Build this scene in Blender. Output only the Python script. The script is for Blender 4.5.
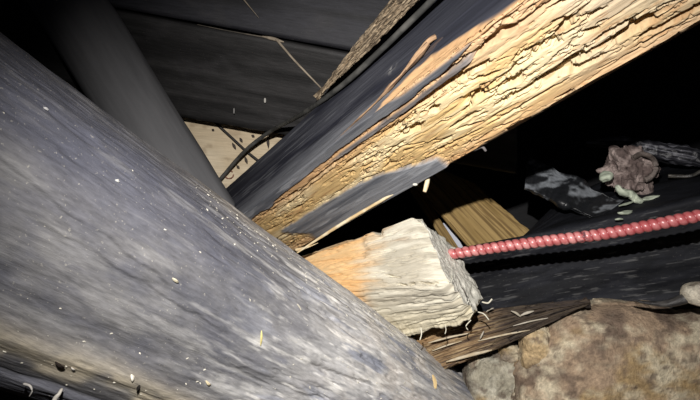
import bpy, math, random
import numpy as np

# ------------------------------------------------------------------ camera, world, light
for o in list(bpy.data.objects):
    bpy.data.objects.remove(o)
SC = bpy.context.scene
COL = SC.collection
H = 0.56                      # height of the lens above the loft floor
F = 520.0                     # focal length in pixels of a 700 px wide frame

cam = bpy.data.cameras.new('camera'); cam.sensor_width = 36.0; cam.lens = 36.0 * F / 700.0
cam.clip_start = 0.01
camo = bpy.data.objects.new('camera', cam); COL.objects.link(camo)
camo.location = (0, 0, H); camo.rotation_euler = (math.radians(90), 0, 0)
SC.camera = camo

world = bpy.data.worlds.new('world'); SC.world = world; world.use_nodes = True
world.node_tree.nodes['Background'].inputs[0].default_value = (0.55, 0.62, 0.8, 1)
world.node_tree.nodes['Background'].inputs[1].default_value = 0.006

def torch(loc, target, energy, size, blend, radius, color):
    li = bpy.data.lights.new('hand_torch', 'SPOT'); li.energy = energy; li.color = color
    li.spot_size = math.radians(size); li.spot_blend = blend; li.shadow_soft_size = radius
    ob = bpy.data.objects.new('hand_torch', li); COL.objects.link(ob)
    from mathutils import Vector
    ob.location = loc
    ob.rotation_euler = (Vector(target) - Vector(loc)).to_track_quat('-Z', 'Y').to_euler()
    return ob
# the hand torch held just above the lens, the only light in the loft
torch((-0.02, 0.0, H + 0.17), (0.10, 0.90, H - 0.14), 62.0, 94, 1.0, 0.006, (1.0, 0.965, 0.93))

SC.view_settings.view_transform = 'Standard'; SC.view_settings.look = 'None'
SC.view_settings.gamma = 1.0; SC.view_settings.use_curve_mapping = False
SC.view_settings.exposure = 0.0

# ------------------------------------------------------------------ numeric helpers
rng = np.random.default_rng(7); random.seed(7)
def V(*a): return np.array(a, float)
def nrm(v): return v / np.linalg.norm(v)
def at(px, py, d):            # a point seen at a pixel, at its real distance
    return V((px - 350) / F * d, d, H - (py - 200) / F * d)
def frame(u):
    e1 = nrm(np.cross(u, V(0, 0, 1))); return e1, np.cross(e1, u)
def sm(a, b, x):
    t = np.clip((x - a) / (b - a), 0, 1); return t * t * (3 - 2 * t)
def mix(a, b, t):
    a = np.asarray(a, float); b = np.asarray(b, float)
    return a + (b - a) * np.asarray(t)[..., None]

def _h(x, y, z, seed):
    n = (x * 374761393 + y * 668265263 + z * 2147483647 + seed * 1274126177) & 0xffffffff
    n = ((n ^ (n >> 13)) * 1274126177) & 0xffffffff
    return ((n ^ (n >> 16)) & 0xffff) / 65535.0
def vn(x, y, z, seed=0):      # value noise in 0..1
    x, y, z = np.broadcast_arrays(x, y, z)
    xi = np.floor(x).astype(np.int64); yi = np.floor(y).astype(np.int64); zi = np.floor(z).astype(np.int64)
    fx = x - xi; fy = y - yi; fz = z - zi
    fx = fx * fx * fx * (fx * (fx * 6 - 15) + 10); fy = fy * fy * (3 - 2 * fy); fz = fz * fz * (3 - 2 * fz)
    r = 0
    for dx in (0, 1):
        wx = fx if dx else 1 - fx
        for dy in (0, 1):
            wy = fy if dy else 1 - fy
            for dz in (0, 1):
                wz = fz if dz else 1 - fz
                r = r + wx * wy * wz * _h(xi + dx, yi + dy, zi + dz, seed)
    return r
def fbm(x, y, z, seed=0, oct=4):
    r = 0; a = 0.5; t = 0
    for k in range(oct):
        r = r + a * vn(x * 2 ** k, y * 2 ** k, z * 2 ** k, seed + 17 * k); t += a; a *= 0.5
    return r / t
def warp1(x, k, seed): return x + k * (vn(x * 0 + x, x * 0, x * 0, seed) - 0.5)

# ------------------------------------------------------------------ mesh helpers
def link(name, verts, faces, mat, parent=None, col=None, gc=None, smooth=True, origin=None):
    verts = np.asarray(verts, float)
    org = verts.mean(0) if origin is None else np.asarray(origin, float)
    me = bpy.data.meshes.new(name)
    if isinstance(faces, np.ndarray):
        nf, k = faces.shape
        me.vertices.add(len(verts)); me.vertices.foreach_set('co', (verts - org).astype(np.float32).ravel())
        me.loops.add(nf * k); me.loops.foreach_set('vertex_index', faces.astype(np.int32).ravel())
        me.polygons.add(nf); me.polygons.foreach_set('loop_start', np.arange(0, nf * k, k, dtype=np.int32))
        me.update(calc_edges=True); me.validate()
    else:
        me.from_pydata([tuple(v) for v in verts - org], [], faces); me.update()
    me.polygons.foreach_set('use_smooth', np.full(len(me.polygons), smooth))
    if col is not None:
        c = np.ones((len(verts), 4), np.float32); c[:, :3] = np.clip(col, 0, 1)
        a = me.attributes.new('tone', 'FLOAT_COLOR', 'POINT'); a.data.foreach_set('color', c.ravel())
    if gc is not None:
        a = me.attributes.new('grain', 'FLOAT_VECTOR', 'POINT'); a.data.foreach_set('vector', np.asarray(gc, np.float32).ravel())
    me.materials.append(mat)
    ob = bpy.data.objects.new(name, me); COL.objects.link(ob)
    if parent is not None:
        ob.parent = parent; ob.location = org - np.array(parent.matrix_world.translation if False else parent['_o'])
    else:
        ob.location = org
    ob['_o'] = [float(v) for v in org]
    return ob
def tag(o, label=None, cat=None, group=None, kind=None):
    if label: o['label'] = label
    if cat: o['category'] = cat
    if group: o['group'] = group
    if kind: o['kind'] = kind
    return o

def normals(P):
    ds = np.gradient(P, axis=0)
    dt = (np.roll(P, -1, 1) - np.roll(P, 1, 1))
    N = np.cross(ds, dt); return N / (np.linalg.norm(N, axis=2, keepdims=True) + 1e-12)

def poly(corners, counts):
    """closed polygon of K corners -> M points, with edge number + fraction"""
    pts = []; W = []
    K = len(corners)
    for k in range(K):
        a = corners[k]; b = corners[(k + 1) % K]; n = counts[k]
        for i in range(n):
            pts.append(a + (b - a) * i / n); W.append(k + i / n)
    return np.array(pts), np.array(W)
def round_(P, width):
    """round the arrises: moving average around the section"""
    if width < 1: return P
    k = np.arange(-width, width + 1); w = np.exp(-0.5 * (k / (width * 0.55)) ** 2); w /= w.sum()
    Q = 0
    for i, wi in zip(k, w): Q = Q + wi * np.roll(P, i, axis=-2)
    return Q

def loft(name, P, s, W, mat, disp=None, color=None, parent=None, cap=None, rings=10, flip=False):
    """P[S,M,3] section rows, s[S] metres along, W[M] place around; displaced, coloured, closed at both ends"""
    S, M, _ = P.shape
    N = normals(P)
    cen = P.mean(1, keepdims=True)
    if np.sum(N * (P - cen)) < 0: N = -N; inv = True
    else: inv = False
    s2 = np.broadcast_to(s[:, None], (S, M)); W2 = np.broadcast_to(W[None], (S, M))
    D = disp(s2, W2, P) if disp else np.zeros((S, M))
    Q = P + N * D[..., None]
    C = color(s2, W2, P, D) if color else None
    rel = P - cen
    a1 = nrm(P[-1].mean(0) - P[0].mean(0)); b1, b2 = frame(a1)
    gc = np.stack([s2, rel @ b1, rel @ b2], 2)
    idx = np.arange(S * M).reshape(S, M)
    i0 = idx[:-1]; i1 = idx[1:]
    quads = np.stack([i0, np.roll(i0, -1, 1), np.roll(i1, -1, 1), i1], 2).reshape(-1, 4)
    if not inv: quads = quads[:, ::-1]
    verts = [Q.reshape(-1, 3)]; cols = [C.reshape(-1, 3)] if C is not None else None; gcs = [gc.reshape(-1, 3)]
    fl = [quads]; base = S * M
    for end in (0, 1):
        row = Q[-1] if end else Q[0]; c = row.mean(0)
        dirn = a1 if end else -a1
        k = np.linspace(1, 0.02, rings + 1)[1:]
        R = c + (row[None] - c) * k[:, None, None]
        g = (row[None] - c) * k[:, None, None]
        ga, gb = g @ b1, g @ b2
        cd, cc = (cap(end, ga, gb, k) if cap else (np.zeros(ga.shape), None))
        R = R + dirn * cd[..., None]
        if C is not None and cc is None:
            cc = np.broadcast_to((C[-1] if end else C[0])[None], R.shape)
        gg = np.stack([ga * 0 + (s[-1] if end else s[0]), ga, gb], 2)
        ci = base + np.arange(rings * M).reshape(rings, M)
        allr = np.vstack([idx[-1][None] if end else idx[0][None], ci])
        j0 = allr[:-1]; j1 = allr[1:]
        q = np.stack([j0, np.roll(j0, -1, 1), np.roll(j1, -1, 1), j1], 2).reshape(-1, 4)
        if (end == 1) == inv: q = q[:, ::-1]
        q = q[:, ::-1]
        verts.append(R.reshape(-1, 3)); gcs.append(gg.reshape(-1, 3)); fl.append(q)
        if C is not None: cols.append(cc.reshape(-1, 3))
        base += rings * M
    return link(name, np.vstack(verts), np.vstack(fl), mat, parent,
                np.vstack(cols) if C is not None else None, np.vstack(gcs))

def sections(keys, sk, counts, s, rnd):
    """key polygons (K corners each, 3D) at sk -> rows at s"""
    G = []; W = None
    for c in keys:
        p, W = poly([np.asarray(q, float) for q in c], counts); G.append(p)
    G = np.array(G); out = np.empty((len(s),) + G.shape[1:])
    for i, v in enumerate(s):
        j = int(np.clip(np.searchsorted(sk, v) - 1, 0, len(sk) - 2)); t = (v - sk[j]) / (sk[j + 1] - sk[j])
        out[i] = G[j] + (G[j + 1] - G[j]) * t
    return round_(out, rnd), W

def tube(name, pts, rad, mat, parent=None, sides=12, step=0.004, color=None, mod=None, wob=0.0, flat=1.0):
    pts = np.array(pts, float)
    # Catmull-Rom through the points
    if len(pts) > 2:
        q = np.vstack([2 * pts[0] - pts[1], pts, 2 * pts[-1] - pts[-2]]); out = []
        for i in range(1, len(q) - 2):
            n = max(2, int(np.linalg.norm(q[i + 1] - q[i]) / step))
            for t in np.linspace(0, 1, n, endpoint=False):
                out.append(0.5 * (2 * q[i] + (q[i + 1] - q[i - 1]) * t + (2 * q[i - 1] - 5 * q[i] + 4 * q[i + 1] - q[i + 2]) * t * t + (3 * q[i] - q[i - 1] - 3 * q[i + 1] + q[i + 2]) * t ** 3))
        out.append(pts[-1]); pts = np.array(out)
    else:
        n = max(3, int(np.linalg.norm(pts[1] - pts[0]) / step)); pts = pts[0] + (pts[1] - pts[0]) * np.linspace(0, 1, n)[:, None]
    s = np.concatenate([[0], np.cumsum(np.linalg.norm(np.diff(pts, axis=0), axis=1))])
    T = np.gradient(pts, axis=0); T /= np.linalg.norm(T, axis=1, keepdims=True)
    ref = V(0, 0, 1) if abs(T[0][2]) < 0.9 else V(1, 0, 0)
    E1 = np.cross(T, ref); E1 /= np.linalg.norm(E1, axis=1, keepdims=True); E2 = np.cross(E1, T)
    th = np.arange(sides) / sides * 2 * np.pi
    r = rad(s / s[-1]) if callable(rad) else np.full(len(s), rad)
    R = r[:, None] * np.ones(sides)[None]
    if mod is not None: R = R * mod(s[:, None], th[None])
    if wob: R = R * (1 + wob * (fbm(s[:, None] * 60, np.cos(th)[None] * 1.5, np.sin(th)[None] * 1.5, 5, 3) - 0.5))
    P = pts[:, None] + R[..., None] * (np.cos(th)[None, :, None] * E1[:, None] + flat * np.sin(th)[None, :, None] * E2[:, None])
    return loft(name, P, s, th, mat, None, color, parent, rings=3)

def blob(name, centre, half, mat, power=2.5, amp=0.1, freq=8.0, seed=1, color=None, parent=None, rows=90, axes=None, fine=0.02):
    """an irregular boulder or lump: super-ellipsoid with displaced surface"""
    cols_ = rows * 2
    ph = np.linspace(-np.pi / 2 + 0.012, np.pi / 2 - 0.012, rows); th = np.arange(cols_) / cols_ * 2 * np.pi
    d = np.stack([np.cos(ph)[:, None] * np.cos(th)[None], np.cos(ph)[:, None] * np.sin(th)[None], np.sin(ph)[:, None] * np.ones(cols_)[None]], 2)
    k = (np.abs(d) ** power).sum(2) ** (-1 / power)
    half = np.asarray(half, float)
    B = d * k[..., None]
    X = B * half
    hm = half.mean()
    n = (fbm(X[..., 0] * freq + seed, X[..., 1] * freq, X[..., 2] * freq, seed, 3) - 0.5) * 2 * amp
    facets = np.floor(fbm(X[..., 0] * freq * 1.6, X[..., 1] * freq * 1.6, X[..., 2] * freq * 1.6, seed + 3, 2) * 7) / 7 - 0.5
    n = n + facets * amp * 0.8
    n = n + (fbm(X[..., 0] * 90, X[..., 1] * 90, X[..., 2] * 90, seed + 9, 4) - 0.5) * fine
    X = X * (1 + n[..., None])
    if axes is not None: X = X @ np.asarray(axes)
    P = X + np.asarray(centre)
    rowpos = ph * hm
    return loft(name, P, rowpos, th, mat, None, color, parent, rings=2)

# ------------------------------------------------------------------ materials
def mat_tone(name, rough=0.85, grain=(6, 110, 110), gamt=0.35, bump=0.25, bumpd=0.002, spec=0.25, speck=0.0, coat=0.0):
    """surface colour from the object's own tone attribute, varied by fine noise that follows its grain"""
    m = bpy.data.materials.new(name); m.use_nodes = True; nt = m.node_tree; nd = nt.nodes; lk = nt.links
    b = nd['Principled BSDF']
    at_ = nd.new('ShaderNodeAttribute'); at_.attribute_name = 'tone'
    ga = nd.new('ShaderNodeAttribute'); ga.attribute_name = 'grain'
    mp = nd.new('ShaderNodeMapping'); mp.inputs['Scale'].default_value = grain
    lk.new(ga.outputs['Vector'], mp.inputs['Vector'])
    n1 = nd.new('ShaderNodeTexNoise'); n1.inputs['Scale'].default_value = 4.0; n1.inputs['Detail'].default_value = 6; n1.inputs['Roughness'].default_value = 0.65
    lk.new(mp.outputs[0], n1.inputs['Vector'])
    mr = nd.new('ShaderNodeMapRange'); mr.inputs['From Min'].default_value = 0.25; mr.inputs['From Max'].default_value = 0.75
    mr.inputs['To Min'].default_value = 1 - gamt; mr.inputs['To Max'].default_value = 1 + gamt
    lk.new(n1.outputs['Fac'], mr.inputs['Value'])
    mx = nd.new('ShaderNodeVectorMath'); mx.operation = 'SCALE'
    lk.new(at_.outputs['Color'], mx.inputs[0]); lk.new(mr.outputs[0], mx.inputs['Scale'])
    src = mx.outputs[0]
    if speck > 0:
        n2 = nd.new('ShaderNodeTexNoise'); n2.inputs['Scale'].default_value = 330; n2.inputs['Detail'].default_value = 2
        lk.new(ga.outputs['Vector'], n2.inputs['Vector'])
        r2 = nd.new('ShaderNodeMapRange'); r2.inputs['From Min'].default_value = 0.66; r2.inputs['From Max'].default_value = 0.76; r2.inputs['To Max'].default_value = speck
        lk.new(n2.outputs['Fac'], r2.inputs['Value'])
        m3 = nd.new('ShaderNodeMix'); m3.data_type = 'RGBA'; m3.inputs['B'].default_value = (0.5, 0.47, 0.4, 1)
        lk.new(r2.outputs[0], m3.inputs['Factor']); lk.new(src, m3.inputs['A']); src = m3.outputs['Result']
    lk.new(src, b.inputs['Base Color'])
    b.inputs['Roughness'].default_value = rough; b.inputs['Specular IOR Level'].default_value = spec
    if coat: b.inputs['Coat Weight'].default_value = coat; b.inputs['Coat Roughness'].default_value = 0.35
    bp = nd.new('ShaderNodeBump'); bp.inputs['Strength'].default_value = bump; bp.inputs['Distance'].default_value = bumpd
    lk.new(n1.outputs['Fac'], bp.inputs['Height']); lk.new(bp.outputs[0], b.inputs['Normal'])
    return m
M_LOG = mat_tone('weathered_grey_log', 0.8, (14, 70, 70), 0.34, 0.6, 0.002, 0.3, 0.35)
M_WOOD = mat_tone('decayed_wood', 0.9, (7, 130, 130), 0.22, 0.4, 0.0015, 0.15)
M_STUB = mat_tone('sawn_dusty_wood', 0.95, (8, 150, 150), 0.16, 0.5, 0.0015, 0.1)
M_DARK = mat_tone('sooty_timber', 0.6, (8, 60, 60), 0.4, 0.35, 0.002, 0.35, 0.06)
M_BLACK = mat_tone('soot_black_timber', 0.7, (9, 26, 26), 0.25, 0.2, 0.002, 0.2, 0.1)
M_SOOT = mat_tone('sooty_sheet', 0.36, (20, 40, 40), 0.4, 0.6, 0.003, 0.5)
M_POST = mat_tone('smooth_grey_post', 0.9, (3, 20, 20), 0.12, 0.05, 0.001, 0.1)
M_STONE = mat_tone('fieldstone', 0.9, (45, 45, 45), 0.4, 0.9, 0.005, 0.2)
M_BOARD = mat_tone('plain_board', 0.8, (4, 70, 70), 0.2, 0.2, 0.001, 0.2)
M_CORD = mat_tone('red_cord', 0.34, (90, 90, 90), 0.12, 0.1, 0.0005, 0.6, 0, 0.35)
M_CABLE = mat_tone('dark_cable', 0.6, (20, 90, 90), 0.2, 0.1, 0.0005, 0.3)
M_CHIP = mat_tone('pale_chip', 0.85, (60, 300, 300), 0.15, 0.3, 0.0005, 0.2)

def flat(c):
    c = np.array(c, float)
    return lambda s, W, P, D: np.broadcast_to(c, P.shape).copy()
def mottled(a, b, freq=30, seed=3, st=(1, 1, 1), lo=0.35, hi=0.65):
    a = np.array(a, float); b = np.array(b, float)
    def fn(s, W, P, D):
        n = fbm(P[..., 0] * freq * st[0], P[..., 1] * freq * st[1], P[..., 2] * freq * st[2], seed, 4)
        return mix(a, b, sm(lo, hi, n))
    return fn

# ================================================================== THE SETTING
# loft floor
def floor_():
    n = 120
    x = np.linspace(-1.6, 1.6, n); y = np.linspace(-0.6, 2.4, n)
    X, Y = np.meshgrid(x, y)
    Z = (fbm(X * 9, Y * 9, X * 0, 21, 4) - 0.5) * 0.05 - 0.03
    P = np.stack([X, Y, Z], 2).reshape(-1, 3)
    i = np.arange(n * n).reshape(n, n)
    q = np.stack([i[:-1, :-1], i[:-1, 1:], i[1:, 1:], i[1:, :-1]], 2).reshape(-1, 4)
    c = mix(V(0.03, 0.022, 0.016), V(0.09, 0.065, 0.045), fbm(X * 14, Y * 14, X * 0, 5, 4)).reshape(-1, 3)
    o = link('floor', P, q, M_STONE, None, c, P)
    tag(o, 'dark earthen loft floor strewn with dust below the grey log', 'floor', kind='structure')
floor_()

# dark boarding that closes the loft far behind
def slab(name, corners, thick, nu, nv, mat, color, parent=None, amp=0.002, seed=1, freq=(6, 40), dispf=None):
    """a board from four corners (a,b along one edge, d,c along the other), with thickness"""
    a, b, c, d = [np.asarray(q, float) for q in corners]
    n = nrm(np.cross(b - a, d - a)) * thick
    L = np.linalg.norm(b - a)
    s = np.linspace(0, L, nu)
    P, W = sections([[a, d, d - n, a - n], [b, c, c - n, b - n]], [0, L], [nv, 3, nv // 2, 3], s, 1)
    f0, f1 = freq
    def dp(s, W, P):
        w = np.where(W < 1, W, 0.5)
        r = amp * 2 * (fbm(s * f0, w * np.linalg.norm(d - a) * f1, s * 0, seed, 4) - 0.5)
        if dispf is not None: r = r + dispf(s, W, P)
        return r
    return loft(name, P, s, W, mat, dp, color, parent, rings=3)

def wall_rear():
    a, b, c, d = V(-1.5, 1.95, -0.02), V(1.6, 1.75, -0.02), V(1.6, 1.75, 1.3), V(-1.5, 1.95, 1.3)
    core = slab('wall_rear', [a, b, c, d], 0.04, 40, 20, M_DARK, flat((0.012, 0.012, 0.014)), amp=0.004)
    tag(core, 'black boarded back of the loft behind the timbers', 'wall', kind='structure')
wall_rear()

# masonry footing with its stones (bottom right)
def stone_colour(base, seed, pale=(0.42, 0.37, 0.27), ochre=(0.23, 0.16, 0.075), dark=(0.09, 0.065, 0.05), k=1.0):
    base = V(*base)
    def fn(s, W, P, D):
        n1 = fbm(P[..., 0] * 16, P[..., 1] * 16, P[..., 2] * 22, seed, 5)
        n2 = fbm(P[..., 0] * 38, P[..., 1] * 38, P[..., 2] * 60, seed + 4, 5)
        n1b = fbm(P[..., 0] * 12 + 3, P[..., 1] * 12, P[..., 2] * 26 + P[..., 0] * 8, seed + 21, 6)
        n3 = fbm(P[..., 0] * 11 + 5, P[..., 1] * 11, P[..., 2] * 13, seed + 8, 4)
        n4 = fbm(P[..., 0] * 100, P[..., 1] * 100, P[..., 2] * 130, seed + 12, 3)
        c = mix(np.broadcast_to(base, P.shape), V(*dark), sm(0.46, 0.66, n1) * 0.85)
        c = mix(c, V(*ochre), sm(0.52, 0.68, n3) * 0.8)
        c = mix(c, V(*pale), sm(0.42, 0.66, 0.5 * n2 + 0.5 * n1b) * 0.9 * k)
        c = mix(c, V(*dark), sm(0.55, 0.72, fbm(P[..., 0] * 55, P[..., 1] * 55, P[..., 2] * 80, seed + 30, 5)) * 0.7)
        c = c * (0.95 + 1.1 * n4)[..., None]
        return c
    return fn
def footing():
    a, b = at(430, 420, 1.12), at(800, 395, 1.05)
    a[2] = -0.02; b[2] = -0.02
    c = b + V(0.02, 0.06, 0.22); d = a + V(-0.02, 0.06, 0.19)
    core = slab('wall_footing', [a, b, c, d], 0.22, 60, 26, M_STONE, mottled((0.05, 0.042, 0.035), (0.12, 0.1, 0.08), 30), amp=0.012, freq=(14, 14))
    tag(core, 'rough masonry footing under the black timber', 'wall', kind='structure')
    # large brown stone
    blob('stone', at(646, 402, 1.06), (0.262, 0.10, 0.200), M_STONE, 3.2, 0.12, 8, 31, stone_colour((0.24, 0.175, 0.12), 31), core, 190, fine=0.018)
    # grey rounded stone next to the log
    blob('stone', at(497, 386, 1.10), (0.068, 0.05, 0.070), M_STONE, 3.2, 0.22, 18, 44, stone_colour((0.24, 0.22, 0.17), 44, (0.42, 0.4, 0.33)), core, 90, fine=0.03)
    # ochre wedge between them
    blob('stone', at(537, 350, 1.045), (0.036, 0.03, 0.044), M_STONE, 3.2, 0.3, 26, 52, stone_colour((0.34, 0.25, 0.14), 52), core, 70, fine=0.04)
    # pale stone at the right edge of the frame
    blob('stone', at(706, 294, 0.925), (0.042, 0.03, 0.021), M_STONE, 2.6, 0.16, 20, 63, stone_colour((0.36, 0.32, 0.25), 63, (0.5, 0.46, 0.38)), core, 60, fine=0.03)
    # small ones in the joint
    for i, (x, y, d, r) in enumerate([(521, 396, 1.06, .017), (522, 373, 1.065, .013), (511, 353, 1.075, .018), (477, 362, 1.09, .014)]):
        blob('stone', at(x, y, d), (r * 1.35, r, r * 0.85), M_STONE, 3.2, 0.5, 42, 70 + i, stone_colour((0.20, 0.165, 0.125), 70 + i), core, 44, fine=0.10)
    return core
footing()

# roof boarding: dark planks, one object each, under one ceiling
def ceiling():
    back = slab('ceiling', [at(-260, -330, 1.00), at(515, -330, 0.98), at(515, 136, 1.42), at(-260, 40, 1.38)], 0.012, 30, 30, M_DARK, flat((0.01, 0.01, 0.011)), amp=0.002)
    tag(back, 'sooty roof boarding above the timbers', 'ceiling', kind='structure')
    def pc(seed, base):
        def fn(s, W, P, D):
            n = fbm(s * 4, W * 18, s * 0, seed, 5); n2 = fbm(s * 14, W * 5, s * 0, seed + 5, 4)
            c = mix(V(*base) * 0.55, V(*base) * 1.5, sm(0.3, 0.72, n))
            return mix(c, V(0.05, 0.048, 0.05), sm(0.6, 0.78, n2) * 0.5)
        return fn
    # seams between the planks on the boarding, as (left y, right y) at px x = -260 and 600
    def edge(k):
        l = [-330, -215, -130, -62, 40][k]; r = [-330, -160, -62, 97, 186][k]
        d0 = [0.96, 1.03, 1.08, 1.13, 1.24][k]
        return at(-260, l, d0), at(515, l + (r - l) * 775 / 860, d0 + 0.018)
    for k in range(4):
        a, b = edge(k); d, c = edge(k + 1)
        e = nrm(d - a) * 0.0022
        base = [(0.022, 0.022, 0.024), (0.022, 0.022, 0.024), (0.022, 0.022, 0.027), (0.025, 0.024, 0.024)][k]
        jag = (lambda s, W, P: 0.0) if k < 3 else (lambda s, W, P: np.where((W > .96) & (W < 2), 0.006 * (vn(s * 70, s * 0, s * 0, 4) - .5), 0))
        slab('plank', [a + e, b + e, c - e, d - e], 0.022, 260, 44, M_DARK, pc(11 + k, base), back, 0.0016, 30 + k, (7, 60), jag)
    # pale split lath along a butt joint, broken in two, and the lit edge of the seam
    pc2 = mottled((0.30, 0.25, 0.19), (0.46, 0.39, 0.3), 60)
    tube('splinter', [at(241, -4, 1.095), at(249, 6, 1.10), at(259, 18, 1.108)], lambda t: 0.0017 * (1.15 - t), M_CHIP, back, 8, 0.003, pc2, None, 0.4)
    tube('splinter', [at(276, 39, 1.117), at(296, 62, 1.142), at(321, 88, 1.165)], lambda t: 0.0024 * (1.2 - 0.55 * t), M_CHIP, back, 8, 0.003, pc2, None, 0.5)
    tube('splinter', [at(262, 36.5, 1.122), at(272, 38.5, 1.122), at(284, 42, 1.12)], lambda t: 0.0034 * (0.35 + np.sin(t * np.pi) * 0.8), M_CHIP, back, 8, 0.002, pc2, None, 0.6)
    tube('splinter', [at(197, 24.5, 1.125), at(232, 31.5, 1.125), at(266, 37.5, 1.123)], lambda t: 0.0014 * (0.4 + 0.8 * t), M_CHIP, back, 8, 0.003, mottled((0.10, 0.09, 0.075), (0.18, 0.155, 0.125), 60), None, 0.4)  # no splinter: the seam's lit edge put in as a thin lighter strip
    # crumbs caught on the lowest plank
    blob('crumb', at(265, 100.5, 1.185), (0.0022, 0.002, 0.0052), M_CHIP, 3, 0.2, 60, 3, flat((0.5, 0.48, 0.44)), back, 14)
    blob('crumb', at(234, 111, 1.19), (0.0012, 0.001, 0.006), M_CHIP, 3, 0.2, 60, 4, flat((0.3, 0.29, 0.28)), back, 14)
ceiling()

# ================================================================== TIMBERS
# ---- foreground log -------------------------------------------------
LU = nrm(V(500 / F, 1, -440 / F)); LE1, LE2 = frame(LU)
LR = 0.684; LA = math.radians(174.0)
LO = V(0, 0, H) + LR * (math.cos(LA) * LE1 + math.sin(LA) * LE2)
LT = -math.sin(LA) * LE1 + math.cos(LA) * LE2
def log_r(c): return 0.161 - 0.007 * np.clip((c - 0.1) / 0.62, -0.6, 1.6)
def log_axis(c):
    c = np.asarray(c, float)
    return LO + c[..., None] * LU + np.interp(c, [-0.45, 0.1, 0.4, 0.65, 0.9, 1.2], [0.004, 0.006, 0.013, 0.012, 0.015, 0.012])[..., None] * LT
def log_base(c, th):           # th measured from the side that faces the lens; + = upper side
    r = log_r(c) * (1 + 0.05 * np.cos(4 * (th - 0.35)) * 0.6)
    ang = th + LA + math.pi
    return log_axis(c) + (r * np.cos(ang))[..., None] * LE1 + (r * np.sin(ang))[..., None] * LE2
def log_disp(s, W, P):
    x, y = np.cos(W) * 0.14, np.sin(W) * 0.14
    d = 0.012 * (fbm(s * 4, x * 12, y * 12, 2, 3) - 0.5)
    d = d + 0.006 * (fbm(s * 9, x * 60, y * 60, 3, 4) - 0.5)
    wr = W + 0.12 * (fbm(s * 5, s * 0, s * 0, 8, 3) - 0.5) * 2
    # hewn ledges that follow the grain: the tan ridge low on the side, a groove under it, a step along the middle
    rid = math.radians(-31)
    d = d + 0.005 * np.exp(-((wr - rid) / 0.09) ** 2)
    d = d - 0.002 * np.exp(-((wr - math.radians(-48)) / 0.03) ** 2)
    jg = 0.05 * (fbm(s * 40, s * 0, s * 0, 19, 3) - 0.5)
    def step(c0, a0, c1, a1, hgt, soft=0.012):
        t = np.clip((s - c0) / (c1 - c0), 0, 1); q = W - np.radians(a0 + (a1 - a0) * t) + jg
        return hgt * sm(-soft, soft, q) * sm(0.30, 0.0, q) * sm(c0 - .03, c0 + .02, s) * sm(c1 + .03, c1 - .02, s)
    d = d + step(0.06, 13.5, 0.27, 6, 0.0035) + step(0.12, 4, 0.36, 0, 0.0025) + step(0.20, 20, 0.42, 17, 0.0022)
    d = d - step(0.24, -24, 0.48, -20, 0.003, 0.012) + step(0.40, -10, 0.60, -6, 0.002, 0.02)
    d = d - 0.006 * np.exp(-((W - np.radians(4.7 + 3.7 * (s - .53) / .12) + jg) / 0.022) ** 2) * sm(.50, .54, s) * sm(.68, .64, s)
    d = d - 0.005 * np.exp(-((W - np.radians(34 - 6 * (s - .45) / .2) + jg) / 0.02) ** 2) * sm(.42, .47, s) * sm(.66, .60, s)
    # torn fibres, stronger on the far lower part
    rough = sm(0.25, 0.6, s) * 0.7 + 0.3
    f = fbm(s * 16, x * 190, y * 190, 6, 4)
    d = d - 0.0045 * rough * sm(0.58, 0.76, f) * sm(-0.2, 0.3, W + 1.2 * s - 0.35)
    f2 = fbm(s * 30, x * 260, y * 260, 16, 3)
    d = d + 0.0035 * rough * (f2 - 0.5)
    return d
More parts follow.
